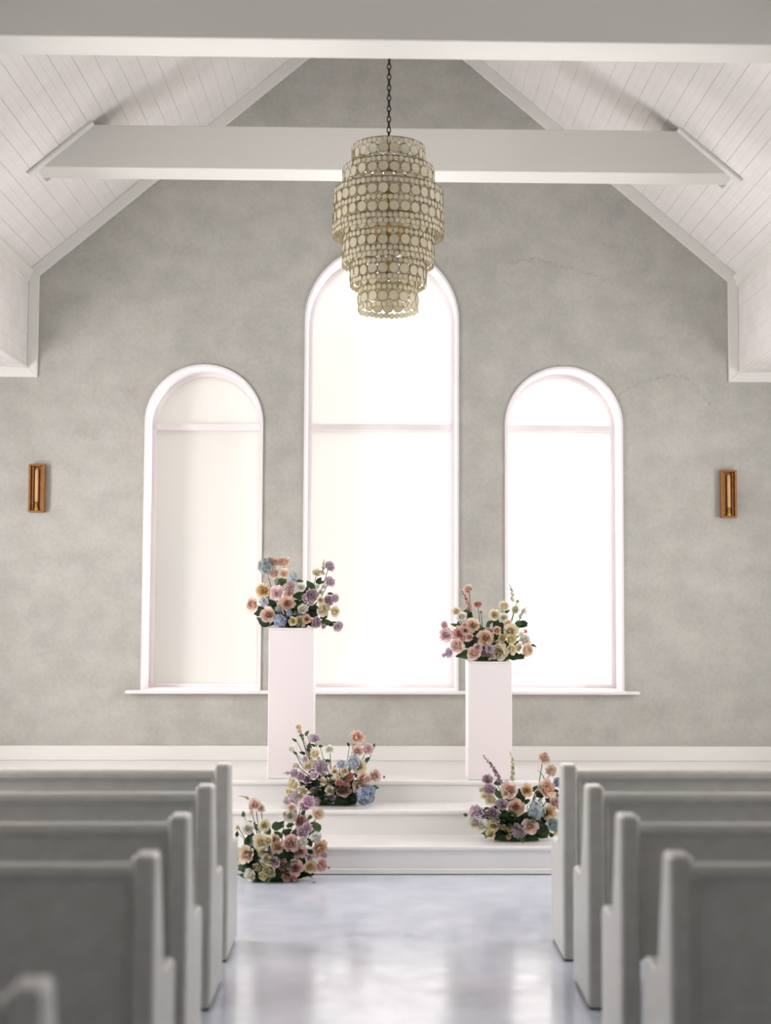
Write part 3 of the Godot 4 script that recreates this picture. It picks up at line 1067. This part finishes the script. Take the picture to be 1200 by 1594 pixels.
func arrangement(at: Vector3, label: String, blooms: Array, leaves: Array, spikes: Array, wide: float, deep: float, rest: float) -> void:
	var t := thing("flower_arrangement", at, label, "flowers", "flower arrangements")
	# dark foam and foliage that the stems stand in
	var st := begin(true)
	var n := 18
	var rings := []
	for j in 7:
		var v := j / 6.0
		var ring := []
		for i in n:
			var w := TAU * i / n
			var r := cos(v * PI / 2 * 0.96) * rng.randf_range(0.86, 1.05)
			ring.append(Vector3(cos(w) * wide * 0.34 * r, 0.002 + sin(v * PI / 2) * wide * 0.3, sin(w) * deep * 0.32 * r))
		rings.append(ring)
	for j in 6:
		for i in n:
			var l := (i + 1) % n
			face(st, [rings[j][i], rings[j][l], rings[j + 1][l], rings[j + 1][i]], rings[j][i] + Vector3(0, 0.02, 0))
	face(st, rings[0], Vector3.DOWN)
	face(st, rings[6], Vector3.UP)
	part(t, "foam_mound", finish(st), mats["flower foam"])
	var names := {"ro": "rose", "bu": "rosebud", "ru": "ruffled_bloom", "hy": "hydrangea"}
	var k := 0
	for b in blooms:
		var p := Vector3(b[0], b[1], b[2]) / 100.0
		var r: float = b[3] / 200.0
		var dir := Vector3(p.x * 2.0 + rng.randf_range(-0.25, 0.25), (p.y - 0.12) * 1.2 + rng.randf_range(-0.2, 0.3), 0.8)
		var m: Mesh
		if b[4] == "hy":
			m = hydrangea(k % 3)
			r *= 1.06
		else:
			m = bloom(b[4], b[5], k % 4)
			r *= 1.14
		var bm := petal_paint(b[5])
		bm.vertex_color_use_as_albedo = true
		part(t, names[b[4]], m, bm, Transform3D(facing(dir, rng.randf() * TAU, r), p))
		if p.y > wide * 0.42:
			var foot := Vector3(p.x * 0.35, wide * 0.3, 0.0)
			part(t, "stem", tube([foot, foot.lerp(p, 0.5) + Vector3(p.x * 0.12, 0.02, 0), p - dir.normalized() * r * 0.4], [0.003, 0.0028, 0.0024], 5), mats["stem green"])
		k += 1
	for l in leaves:
		var p := Vector3(l[0], l[1], l[2]) / 100.0
		var size: float = l[3] / 100.0
		for e in (2 if size > 0.055 else 1):
			var away := Vector3(p.x * 1.5 + rng.randf_range(-0.5, 0.5), p.y - 0.1 + rng.randf_range(-0.25, 0.35), 0.0).normalized()
			if p.y < 0.1: away = Vector3(away.x, absf(away.y) * 0.6, away.z).normalized()
			var z := (Vector3(rng.randf_range(-0.5, 0.5), 0.5, 0.9)).normalized()
			var x := away.cross(z).normalized()
			z = x.cross(away)
			var s := size * rng.randf_range(0.85, 1.15)
			var o := p - away * s * 0.5 + Vector3(rng.randf_range(-0.01, 0.01), rng.randf_range(-0.01, 0.01), -0.012 * e)
			o.y = maxf(o.y, 0.012)
			part(t, "leaf", leaf(k % 3), mats["leaf green"] if rng.randf() < 0.55 else mats["dark leaf green"], Transform3D(Basis(x, away, z) * Basis.from_scale(Vector3.ONE * s), o))
			k += 1
		if p.y > wide * 0.5:
			var foot := Vector3(p.x * 0.5, wide * 0.35, 0.0)
			part(t, "stem", tube([foot, foot.lerp(p, 0.6) + Vector3(0.005, 0, 0), p], [0.0026, 0.0022, 0.0016], 5), mats["stem green"])
	# more dark leaves within, all round
	for i in 120:
		var w := rng.randf() * TAU
		var h := rng.randf_range(0.02, 0.75)
		var p := Vector3(cos(w) * wide * 0.42, h * wide * 0.6, sin(w) * deep * 0.46) * rng.randf_range(0.75, 1.0)
		p.y = maxf(p.y, 0.03)
		var away := (Vector3(p.x * 1.4, p.y + rng.randf_range(-0.06, 0.05), p.z * 1.6)).normalized()
		var x := away.cross(Vector3.UP + Vector3(rng.randf_range(-0.5, 0.5), 0, rng.randf_range(-0.5, 0.5))).normalized()
		var s := rng.randf_range(0.06, 0.09)
		if p.z < 0: s *= 0.6
		if away.y * s + p.y < 0.015: away = Vector3(away.x, maxf(away.y, 0.0), away.z).normalized()
		x = away.cross(x.cross(away)).normalized()
		part(t, "leaf", leaf(i % 3), mats["dark leaf green"] if i % 3 else mats["leaf green"], Transform3D(Basis(x, away, x.cross(away)) * Basis.from_scale(Vector3.ONE * s), p - away * 0.02))
	for s in spikes:
		spike(t, Vector3(s[0], s[1], s[4]) / 100.0, Vector3(s[2], s[3], s[4]) / 100.0, s[5], s[6] / 100.0)
	# nothing sinks into what carries the arrangement: a square of half width rest, or an open floor
	for c in t.get_children():
		var low := 0.0
		for v in c.mesh.surface_get_arrays(0)[Mesh.ARRAY_VERTEX]:
			var q: Vector3 = c.transform * v
			if absf(q.x) < rest and absf(q.z) < rest:
				low = minf(low, q.y - 0.0015)
		c.position.y -= low


# an upright stalk of small blooms, from its tip down to its foot
func spike(t: Node3D, tip: Vector3, foot: Vector3, tone: String, size: float) -> void:
	var mid := tip.lerp(foot, 0.5) + Vector3(0.02 if tip.x < foot.x else -0.005, 0.012, 0)
	var p := []
	for i in 9:
		var v := i / 8.0
		p.append(foot.lerp(mid, v).lerp(mid.lerp(tip, v), v))
	var k := part(t, "flower_spike", tube(p, [0.003, 0.003, 0.0026, 0.0022, 0.002, 0.0018, 0.0016, 0.0014, 0.001], 5), mats["stem green"])
	var n := int(tip.distance_to(foot) / (size * 0.42))
	if tone == "leafonly": return
	for i in n:
		var v := (i + 0.5) / n
		var c := foot.lerp(mid, v).lerp(mid.lerp(tip, v), v)
		var w := i * 2.4
		var dir := Vector3(cos(w), 0.5, sin(w) * 0.6 + 0.5).normalized()
		var r := size * (0.62 - 0.3 * v)
		var bm := petal_paint(tone)
		bm.vertex_color_use_as_albedo = true
		part(k, "floret", bloom("bu" if v > 0.75 else "ru", tone, i % 2), bm, Transform3D(facing(dir, w, r), c + dir * r * 0.6))


func build_flowers() -> void:
	arrangement(Vector3(-0.646, 1.404, -9.16), "cream, peach and lilac flowers atop the taller pedestal", BLOOMS_LEFT_PEDESTAL, LEAVES_LEFT_PEDESTAL, SPIKES_LEFT_PEDESTAL, 0.27, 0.2, 0.15)
	arrangement(Vector3(0.6265, 1.195, -9.09), "blush and creamy yellow flowers atop the shorter pedestal", BLOOMS_RIGHT_PEDESTAL, LEAVES_RIGHT_PEDESTAL, SPIKES_RIGHT_PEDESTAL, 0.27, 0.2, 0.147)
	arrangement(Vector3(-0.345, 0.316, -8.79), "flowers with a bright blue hydrangea on the second step below the taller pedestal", BLOOMS_MIDDLE_STEP, LEAVES_MIDDLE_STEP, SPIKES_MIDDLE_STEP, 0.4, 0.17, 9.0)
	arrangement(Vector3(-0.66, 0.001, -8.02), "lowest flowers, pink and cream, standing on the floor beside the left pew", BLOOMS_FLOOR, LEAVES_FLOOR, SPIKES_FLOOR, 0.4, 0.17, 9.0)
	arrangement(Vector3(0.74, 0.165, -8.38), "flowers with a mauve stalk and teal hydrangea on the lowest step by the right pew", BLOOMS_LOWER_STEP, LEAVES_LOWER_STEP, SPIKES_LOWER_STEP, 0.4, 0.18, 9.0)
	var drop := part(self, "fallen_leaf", leaf(0), mats["dark leaf green"], Transform3D(Basis(Vector3.RIGHT, -PI / 2 + 0.15) * Basis.from_scale(Vector3.ONE * 0.035), Vector3(-0.44, 0.004, -7.93)))
	tag(drop, "single tiny dark leaf dropped on the floor before the lowest step", "leaf")


# blooms of the arrangement on the left pedestal: x, y, z, diameter in cm from its foot, kind, colour
const BLOOMS_LEFT_PEDESTAL := [[-18.1,40.0,0.5,9.8,"hy","teal"],[-12.5,42.5,0.8,6.7,"ro","blush"],[-6.6,43.2,1.0,8.1,"ro","peach"],[-12.4,35.1,1.4,7.4,"ro","blush"],[-6.0,35.4,3.4,6.6,"ro","peachcream"],[0.5,32.9,6.8,5.9,"hy","pale"],[-19.1,24.2,4.0,9.4,"ro","gold"],[-10.0,22.5,9.0,9.4,"ro","pinkpale"],[-1.4,27.3,9.7,6.6,"ru","pinkpale"],[-1.6,23.2,10.3,5.6,"ru","pink"],[5.6,26.3,9.8,5.6,"ro","white"],[-26.4,15.2,3.1,9.4,"ro","peach"],[-3.2,15.9,11.4,10.1,"ro","peach"],[-15.7,8.3,9.8,10.1,"ro","blush"],[-18.7,16.9,8.2,5.2,"hy","pale"],[-8.9,7.6,12.2,3.1,"bu","cream"],[-5.6,6.3,11.1,3.1,"bu","cream"],[-7.2,2.8,11.7,8.3,"hy","blue"],[-8.7,12.1,10.9,4.2,"hy","teal"],[-1.6,9.4,13.8,4.1,"hy","blue"],[0.8,4.3,13.7,5.9,"ro","yellow"],[5.5,3.6,11.7,7.3,"ro","cream"],[9.7,5.7,13.1,5.9,"ro","tan"],[6.8,12.2,10.9,6.6,"ro","white"],[12.2,21.2,9.6,8.3,"ru","mauve"],[9.1,19.4,9.2,5.6,"ru","lilac"],[12.2,16.0,9.0,4.3,"bu","cream"],[15.5,35.9,1.2,6.0,"ro","cream"],[23.8,40.2,-0.8,7.0,"ru","lilac"],[23.9,30.4,-0.7,7.0,"ru","lilac"],[15.8,26.8,7.4,4.3,"bu","white"],[19.9,26.8,4.7,4.2,"bu","white"],[18.2,23.3,5.9,4.3,"bu","white"],[18.4,17.7,9.8,5.2,"ro","cream"],[23.5,17.8,6.0,6.6,"ru","mauve"],[27.5,19.2,1.5,6.0,"ru","lilac"],[20.1,11.9,8.1,9.4,"ro","cream"],[27.7,10.5,6.3,7.3,"ro","cream"],[15.9,3.6,11.7,6.6,"ru","mauve"],[14.2,1.9,13.0,4.2,"bu","mauve"],[20.3,1.2,11.1,4.3,"bu","mauve"],[29.8,0.8,3.6,7.0,"ru","lilac"],[-14.7,44.9,-0.3,4.2,"bu","blush"]]
const LEAVES_LEFT_PEDESTAL := [[-18.7,-0.4,5.6,10.5],[-23.2,9.3,3.3,5.6],[-13.3,16.2,5.5,7.0],[11.5,26.8,2.8,9.1],[8.8,24.0,4.5,7.0],[2.1,12.1,7.7,7.7],[3.3,21.2,5.9,7.7],[13.1,12.9,6.3,7.7],[22.8,3.9,4.2,8.4],[17.5,30.4,-2.3,6.3],[-7.5,30.2,2.0,6.3],[-8.7,27.4,3.1,5.6],[1.3,16.3,7.1,7.0],[7.5,18.4,6.2,6.3],[24.6,22.7,-2.3,4.9],[20.1,7.3,5.1,5.6],[-17.0,19.7,3.6,4.2],[5.5,16.3,6.9,6.3],[10.4,9.4,7.3,6.3],[15.2,8.7,6.4,5.6],[-0.7,12.1,7.7,6.3],[27.0,-0.3,2.0,5.6],[20.8,-1.7,5.1,3.5],[4.4,30.3,2.4,4.9],[-13.2,12.8,6.2,5.6],[-21.1,12.1,3.8,6.3]]
const SPIKES_LEFT_PEDESTAL := [[20.3,44.4,19.3,34.6,0.1,"creamgreen",2.2]]
# blooms of the arrangement on the right pedestal: x, y, z, diameter in cm from its foot, kind, colour
const BLOOMS_RIGHT_PEDESTAL := [[-13.2,46.3,-0.9,6.6,"ro","blush"],[-7.0,36.6,1.4,5.2,"ro","coral"],[-5.2,31.4,5.5,2.8,"bu","coral"],[-20.8,32.0,-0.5,5.9,"ro","cream"],[-17.6,28.9,4.3,6.6,"ro","white"],[-10.6,23.1,7.7,8.6,"ro","peachcream"],[-28.6,23.0,0.7,5.6,"ru","pinkpale"],[-27.9,16.4,1.1,8.7,"ro","pinkpale"],[-19.2,17.6,7.5,9.3,"ro","pink"],[-13.2,15.6,11.4,5.2,"ro","pink"],[-21.0,10.0,8.8,9.3,"ro","blush"],[-26.0,5.1,6.0,5.9,"ru","lilac"],[-29.0,3.7,4.0,3.8,"bu","lilac"],[-10.6,5.4,12.8,9.3,"ro","blush"],[-4.3,5.4,11.5,5.2,"ro","pink"],[-3.0,15.0,13.3,10.3,"ro","tan"],[-0.7,19.1,9.7,5.2,"ru","mauve"],[-0.3,8.2,13.4,5.8,"ru","lilac"],[4.7,19.8,11.8,5.2,"ro","tan"],[3.4,30.1,6.1,7.3,"ro","cream"],[9.9,35.6,3.1,7.3,"ro","cream"],[9.2,28.0,7.1,6.6,"ro","white"],[17.5,33.2,0.4,5.2,"ro","creamgreen"],[19.1,38.4,-1.4,3.1,"bu","tan"],[23.2,32.2,-1.2,4.3,"bu","white"],[12.6,23.5,7.3,6.9,"ro","peachcream"],[13.7,19.1,10.5,9.7,"ro","cream"],[8.2,15.0,10.3,5.0,"ro","yellow"],[5.3,12.3,12.7,4.3,"bu","cream"],[14.0,14.0,11.4,7.2,"ro","yellow"],[9.0,10.6,13.0,3.4,"bu","yellow"],[6.0,4.7,12.1,10.7,"ro","cream"],[14.4,7.8,10.4,7.2,"ro","cream"],[23.1,13.6,6.6,8.0,"ro","white"],[24.7,7.0,7.4,8.7,"ro","peachcream"],[23.8,19.0,3.3,3.6,"bu","peach"],[-15.5,19.7,9.7,6.2,"ro","blush"],[-7.8,8.8,13.2,6.2,"ro","pinkpale"],[-15.8,23.1,8.9,4.8,"bu","blush"],[18.8,8.8,8.0,5.5,"ro","cream"],[20.1,17.0,8.6,4.8,"bu","white"],[0.5,3.4,11.7,5.5,"bu","blush"]]
const LEAVES_RIGHT_PEDESTAL := [[-13.9,30.7,0.2,7.0],[-20.2,22.7,1.2,7.0],[-4.6,20.4,6.2,7.0],[5.9,23.8,5.1,9.1],[0.3,23.8,5.5,5.6],[21.3,23.1,0.2,8.4],[15.5,2.5,6.4,9.1],[20.9,3.2,4.5,5.6],[11.2,1.2,7.4,6.3],[-11.5,17.6,5.9,6.3],[-4.7,9.4,8.0,8.4],[-16.0,4.5,6.5,8.4],[4.7,16.3,7.0,5.6],[30.9,10.2,-4.4,4.2],[-12.9,10.7,6.7,7.0],[-1.3,1.9,8.5,7.0],[11.4,17.6,5.7,5.6],[17.7,10.7,5.1,4.9],[-9.5,13.5,7.0,6.3],[2.9,9.4,8.0,5.6],[-19.1,3.1,5.6,5.6],[19.6,25.2,0.3,5.6],[11.9,32.1,0.1,4.2],[-8.7,19.0,6.1,4.9],[-17.6,20.3,3.4,4.2]]
const SPIKES_RIGHT_PEDESTAL := [[-18.7,46.2,-12.4,32.1,4.5,"pink",2.8],[13.3,49.9,15.4,38.4,0.1,"white",2.4],[24.9,35.0,20.0,27.3,3.0,"white",2.0]]
# blooms of the arrangement on the middle step: x, y, z, diameter in cm from its foot, kind, colour
const BLOOMS_MIDDLE_STEP := [[-23.7,47.6,-1.1,4.4,"ro","creamp"],[-23.0,44.9,-0.3,3.7,"bu","cream"],[-13.6,40.8,0.7,6.4,"ru","lilac"],[-27.9,34.0,-1.1,5.1,"ro","white"],[-13.3,31.6,4.3,7.0,"ro","cream"],[-4.4,34.4,3.4,5.7,"ro","white"],[-19.4,28.0,1.8,4.4,"ru","lilac"],[-17.9,23.9,3.6,6.4,"ro","cream"],[-25.1,23.8,0.1,5.1,"ro","white"],[-14.7,26.2,3.1,4.4,"bu","peachcream"],[-9.6,23.7,4.6,9.1,"ru","lilac"],[-25.9,19.2,2.8,6.4,"ru","lilac"],[-21.7,17.9,5.7,5.7,"ru","mauve"],[-30.2,19.0,-1.6,3.4,"bu","lilac"],[-18.2,15.7,4.1,5.0,"ro","mauve"],[-13.7,18.8,7.4,5.7,"ro","lilac"],[-26.5,12.4,3.4,7.7,"ro","cream"],[-27.9,15.4,1.8,4.4,"bu","cream"],[-29.5,7.8,1.6,5.0,"ro","yellow"],[-21.0,8.1,5.8,7.7,"ru","cream"],[-26.0,4.1,5.2,8.0,"hy","mauve"],[-30.4,2.3,2.0,5.0,"hy","lilac"],[-11.6,3.0,7.1,5.0,"hy","mauve"],[-13.7,9.0,5.5,4.8,"ro","mauve"],[-7.7,15.0,8.3,5.0,"ro","cream"],[-2.8,15.0,5.9,4.6,"ro","cream"],[-5.8,12.6,7.4,4.1,"bu","cream"],[-4.0,9.5,8.7,5.7,"ro","cream"],[-3.4,5.0,6.8,7.0,"ru","lilac"],[-0.9,21.1,7.4,4.8,"ro","cream"],[0.9,17.6,8.5,4.1,"bu","cream"],[2.5,19.4,7.3,4.1,"bu","cream"],[5.4,21.1,7.4,5.0,"ro","cream"],[-0.6,23.4,5.1,2.8,"bu","coral"],[2.7,25.2,5.7,5.7,"hy","pale"],[8.1,17.9,5.7,5.7,"ro","coral"],[2.2,14.3,8.5,5.0,"ro","coral"],[7.1,14.8,6.5,4.4,"bu","coral"],[4.8,10.3,7.5,9.7,"ro","pink"],[13.1,41.8,0.9,9.1,"ro","peach"],[13.2,33.5,3.3,7.1,"ro","blush"],[19.5,34.2,0.8,7.7,"ro","pinkpale"],[10.6,26.4,4.9,8.7,"hy","pale"],[17.7,4.9,6.4,11.4,"hy","blue"],[21.4,9.5,6.1,6.0,"hy","blue"],[14.6,23.8,4.9,8.7,"ro","cream"],[15.4,12.0,5.8,10.4,"ro","peachcream"],[16.7,16.6,5.5,7.0,"ro","peach"],[24.3,17.9,2.3,7.7,"ro","blush"],[29.6,16.7,-0.1,2.2,"bu","coral"],[19.3,16.1,6.7,5.4,"ro","blush"]]
const LEAVES_MIDDLE_STEP := [[-18.9,42.8,-5.1,3.7],[-22.5,41.1,-5.1,3.7],[-25.9,39.9,-5.1,3.4],[-20.5,38.7,-5.1,2.7],[-18.1,35.6,-5.1,4.0],[-21.8,31.9,-5.1,4.4],[-14.5,36.2,-5.1,3.4],[-10.7,36.2,-3.5,3.4],[-18.0,32.0,-3.7,4.0],[-26.2,31.9,-5.1,3.4],[-5.1,26.6,0.9,4.4],[-7.1,27.2,0.6,3.4],[23.6,11.3,0.0,4.7],[18.9,27.6,-1.9,4.7],[10.4,35.5,-3.0,3.7],[8.1,37.4,-3.8,2.7],[24.2,35.6,-5.1,2.7],[-12.6,12.2,2.3,7.4],[14.0,18.1,1.5,6.1],[-4.5,5.1,3.3,8.1],[5.4,2.5,3.4,8.1],[0.1,2.5,3.5,8.1],[-7.9,7.1,3.1,7.4],[-9.8,5.1,3.0,7.4],[9.4,10.3,2.8,7.4],[-17.9,10.8,1.5,6.1],[-16.1,20.6,0.7,4.7],[10.1,3.8,3.0,7.4],[-10.6,17.5,2.0,5.4],[-1.3,11.0,3.1,6.1],[-20.6,12.7,0.7,5.4],[-5.8,0.5,3.3,5.4],[2.1,4.5,3.4,6.7],[10.7,15.5,2.2,5.4],[-4.0,16.9,2.5,4.0],[8.1,6.4,3.1,6.7],[-17.2,5.0,2.0,5.4]]
const SPIKES_MIDDLE_STEP := [[-33.2,19.2,-24.6,18.6,3.1,"lilac",2.0]]
# blooms of the arrangement on the floor: x, y, z, diameter in cm from its foot, kind, colour
const BLOOMS_FLOOR := [[-12.4,42.3,0.8,7.4,"ro","blush"],[-8.9,40.1,-0.2,4.9,"ro","cream"],[-14.0,37.6,-0.6,3.7,"bu","cream"],[-16.1,29.0,1.6,7.1,"ro","white"],[-21.9,29.0,-1.8,3.4,"bu","cream"],[-6.4,30.9,2.7,7.0,"ro","cream"],[7.9,35.9,0.3,7.1,"ro","white"],[8.7,40.8,0.5,4.6,"ro","blush"],[10.2,37.9,-1.0,3.7,"bu","pink"],[4.8,36.8,0.3,3.1,"bu","blush"],[18.1,44.0,0.2,7.4,"ru","orchid"],[16.3,41.0,-0.0,4.9,"ru","orchid"],[14.2,42.2,-0.1,3.1,"bu","blush"],[23.6,36.8,0.2,7.1,"ro","peachcream"],[13.6,32.9,-0.1,7.4,"ro","pink"],[17.7,29.6,1.8,5.5,"ru","lilacpink"],[15.0,27.0,2.7,6.7,"ru","lilacpink"],[-8.2,22.2,5.8,9.2,"ro","cream"],[-4.2,23.2,6.7,5.5,"ro","cream"],[-7.4,16.8,7.3,5.8,"ro","cream"],[-0.4,23.6,5.3,5.8,"ro","tan"],[-16.4,15.3,7.0,9.4,"ro","peachcream"],[8.7,21.7,6.4,9.5,"ro","dusty"],[1.2,19.4,7.0,7.0,"ro","tan"],[2.6,20.3,5.1,3.4,"bu","coral"],[14.9,21.8,5.1,7.0,"ro","white"],[14.4,16.5,5.3,7.0,"ro","dusty"],[22.6,24.2,2.0,6.1,"hy","white"],[25.1,17.8,2.5,9.5,"ro","tan"],[-4.9,13.1,8.3,5.8,"ro","cream"],[-6.1,10.4,7.9,3.7,"bu","cream"],[0.2,11.4,8.5,5.5,"ru","lilacpink"],[4.4,9.7,7.2,5.6,"ro","coral"],[6.9,3.0,8.2,5.8,"ro","coral"],[5.1,6.4,8.5,4.0,"bu","coral"],[11.1,2.8,8.4,4.0,"bu","coral"],[-10.3,8.1,6.8,5.0,"ro","yellow"],[-3.3,6.8,8.9,7.6,"ro","yellow"],[-6.8,3.8,8.8,5.0,"ro","yellow"],[-14.1,3.3,7.5,7.0,"ro","white"],[11.6,8.5,8.7,8.8,"ro","dusty"],[11.7,4.7,8.7,4.0,"bu","peach"],[19.9,8.3,5.9,7.0,"ro","gold"],[26.1,8.8,3.8,7.6,"ro","pink"],[19.2,12.8,4.5,3.8,"ru","lilac"],[21.9,14.2,5.7,2.7,"bu","lilac"],[30.0,7.4,3.1,2.6,"bu","tan"],[27.5,14.1,2.0,3.7,"ru","lilac"],[-2.9,15.7,7.7,4.3,"bu","tan"]]
const LEAVES_FLOOR := [[-19.6,36.9,-5.1,3.7],[-16.8,32.4,-5.1,3.7],[-21.8,25.7,-3.6,3.7],[-10.9,28.5,-1.0,6.1],[-4.2,28.1,-0.0,5.5],[0.6,29.3,-0.3,6.8],[1.3,26.4,0.6,5.5],[-14.1,24.5,-0.3,6.8],[-15.0,21.0,0.4,7.4],[19.1,35.2,-5.1,4.9],[22.2,29.7,-5.1,6.8],[14.8,35.8,-5.1,4.9],[7.2,30.3,-1.2,5.5],[6.1,26.4,0.4,6.1],[-15.3,8.8,2.0,7.4],[-13.5,12.3,2.0,6.8],[-11.8,18.2,1.5,6.1],[5.2,14.2,2.7,7.4],[8.8,15.3,2.3,6.8],[0.4,14.8,2.7,6.8],[18.2,21.4,-0.5,6.1],[19.5,15.6,0.4,5.5],[14.8,11.1,2.0,6.8],[1.7,4.8,3.4,7.4],[16.1,3.4,2.2,7.4],[19.1,2.7,1.6,5.5],[-17.7,6.3,1.7,7.4],[-18.2,2.8,1.8,5.5],[-0.6,1.9,3.5,5.5],[-10.3,3.6,2.9,5.5],[20.5,26.9,-4.0,4.9],[9.7,27.4,-0.4,4.3],[-2.1,18.9,2.2,4.9],[14.9,2.3,2.4,6.1],[-12.9,30.7,-2.5,3.7],[8.8,12.4,2.6,5.5]]
const SPIKES_FLOOR := [[-21.4,46.6,-16.2,44.8,-0.6,"creamgreen",1.5]]
# blooms of the arrangement on the lower step: x, y, z, diameter in cm from its foot, kind, colour
const BLOOMS_LOWER_STEP := [[16.5,48.4,0.2,7.1,"ru","peach"],[20.6,40.8,0.2,6.8,"ru","peachcream"],[-17.3,35.5,-1.4,6.1,"ru","mauve"],[-16.8,30.2,4.0,6.7,"ru","mauve"],[-20.7,29.5,1.3,4.2,"bu","cream"],[-19.6,26.4,3.9,4.4,"ro","cream"],[-15.9,24.4,5.0,7.0,"ro","cream"],[-4.9,30.4,5.8,9.9,"ro","blush"],[-7.5,28.0,6.7,4.5,"ro","peachcream"],[5.3,29.8,5.9,7.4,"ro","gold"],[18.1,30.7,2.6,10.9,"ro","peach"],[24.7,33.6,-1.9,5.5,"hy","tealdark"],[23.3,21.7,1.8,8.0,"ro","dusty"],[-1.2,20.3,7.5,9.9,"ro","peach"],[10.5,18.8,7.6,10.5,"hy","teal"],[18.7,16.8,4.8,8.6,"ro","gold"],[-9.2,21.9,7.6,7.0,"ru","mauve"],[-24.7,16.7,4.1,9.0,"ru","lilac"],[-20.9,15.8,4.0,5.8,"ru","mauve"],[-25.7,10.4,4.1,9.3,"ro","white"],[-21.0,8.8,5.3,5.4,"ro","white"],[-15.0,16.0,5.6,7.4,"ru","purple"],[-14.8,9.2,6.5,7.0,"ro","yellow"],[-16.4,4.9,7.0,6.1,"ro","yellow"],[-8.5,8.5,7.5,4.0,"bu","gold"],[-5.1,8.2,7.8,4.3,"ro","gold"],[-5.4,3.2,7.5,4.0,"bu","gold"],[0.2,5.9,8.8,7.3,"ru","mauve"],[-0.7,8.9,8.5,4.5,"ru","lilac"],[7.2,9.3,8.8,9.9,"ro","blush"],[20.8,9.8,6.1,7.4,"hy","tealdark"],[22.9,5.2,4.6,4.2,"ro","cream"],[13.4,32.2,4.4,4.5,"bu","cream"],[28.2,26.3,-1.9,7.7,"ro","blush"],[29.2,15.2,-0.2,8.4,"ro","cream"],[27.6,7.4,2.5,7.1,"ro","pink"]]
const LEAVES_LOWER_STEP := [[-11.5,33.3,-1.5,5.2],[-10.2,26.1,1.3,7.1],[2.8,25.6,2.1,7.1],[11.3,29.7,0.0,5.2],[14.5,26.6,0.3,5.8],[6.4,2.3,4.2,6.4],[-8.2,14.4,3.5,7.7],[0.7,14.5,3.8,7.1],[4.5,13.8,3.8,7.7],[-11.3,19.3,2.5,6.4],[-4.4,13.2,3.9,7.1],[-10.7,5.1,3.8,7.7],[14.8,9.3,2.9,7.7],[16.1,4.3,2.9,7.7],[12.2,3.2,3.6,7.1],[3.2,3.3,4.4,5.8],[19.7,23.9,-0.6,5.8],[-12.9,29.0,-0.1,5.2],[24.8,27.2,-4.9,5.8],[20.6,1.6,1.9,5.8],[16.8,13.0,2.2,6.4],[-18.2,17.9,1.3,3.9],[-5.5,23.1,2.5,5.2],[4.7,21.9,2.7,5.8],[-29.9,13.8,-4.9,2.6],[-18.3,3.0,2.6,5.2],[-3.0,24.3,2.4,5.2],[-2.5,0.2,4.5,3.9]]
const SPIKES_LOWER_STEP := [[-20.6,50.0,-10.1,33.9,3.4,"mauve",2.6],[-4.3,52.2,-3.1,35.2,3.8,"creamgreen",2.4],[12.0,41.1,16.4,34.2,0.4,"leafonly",1.0]]
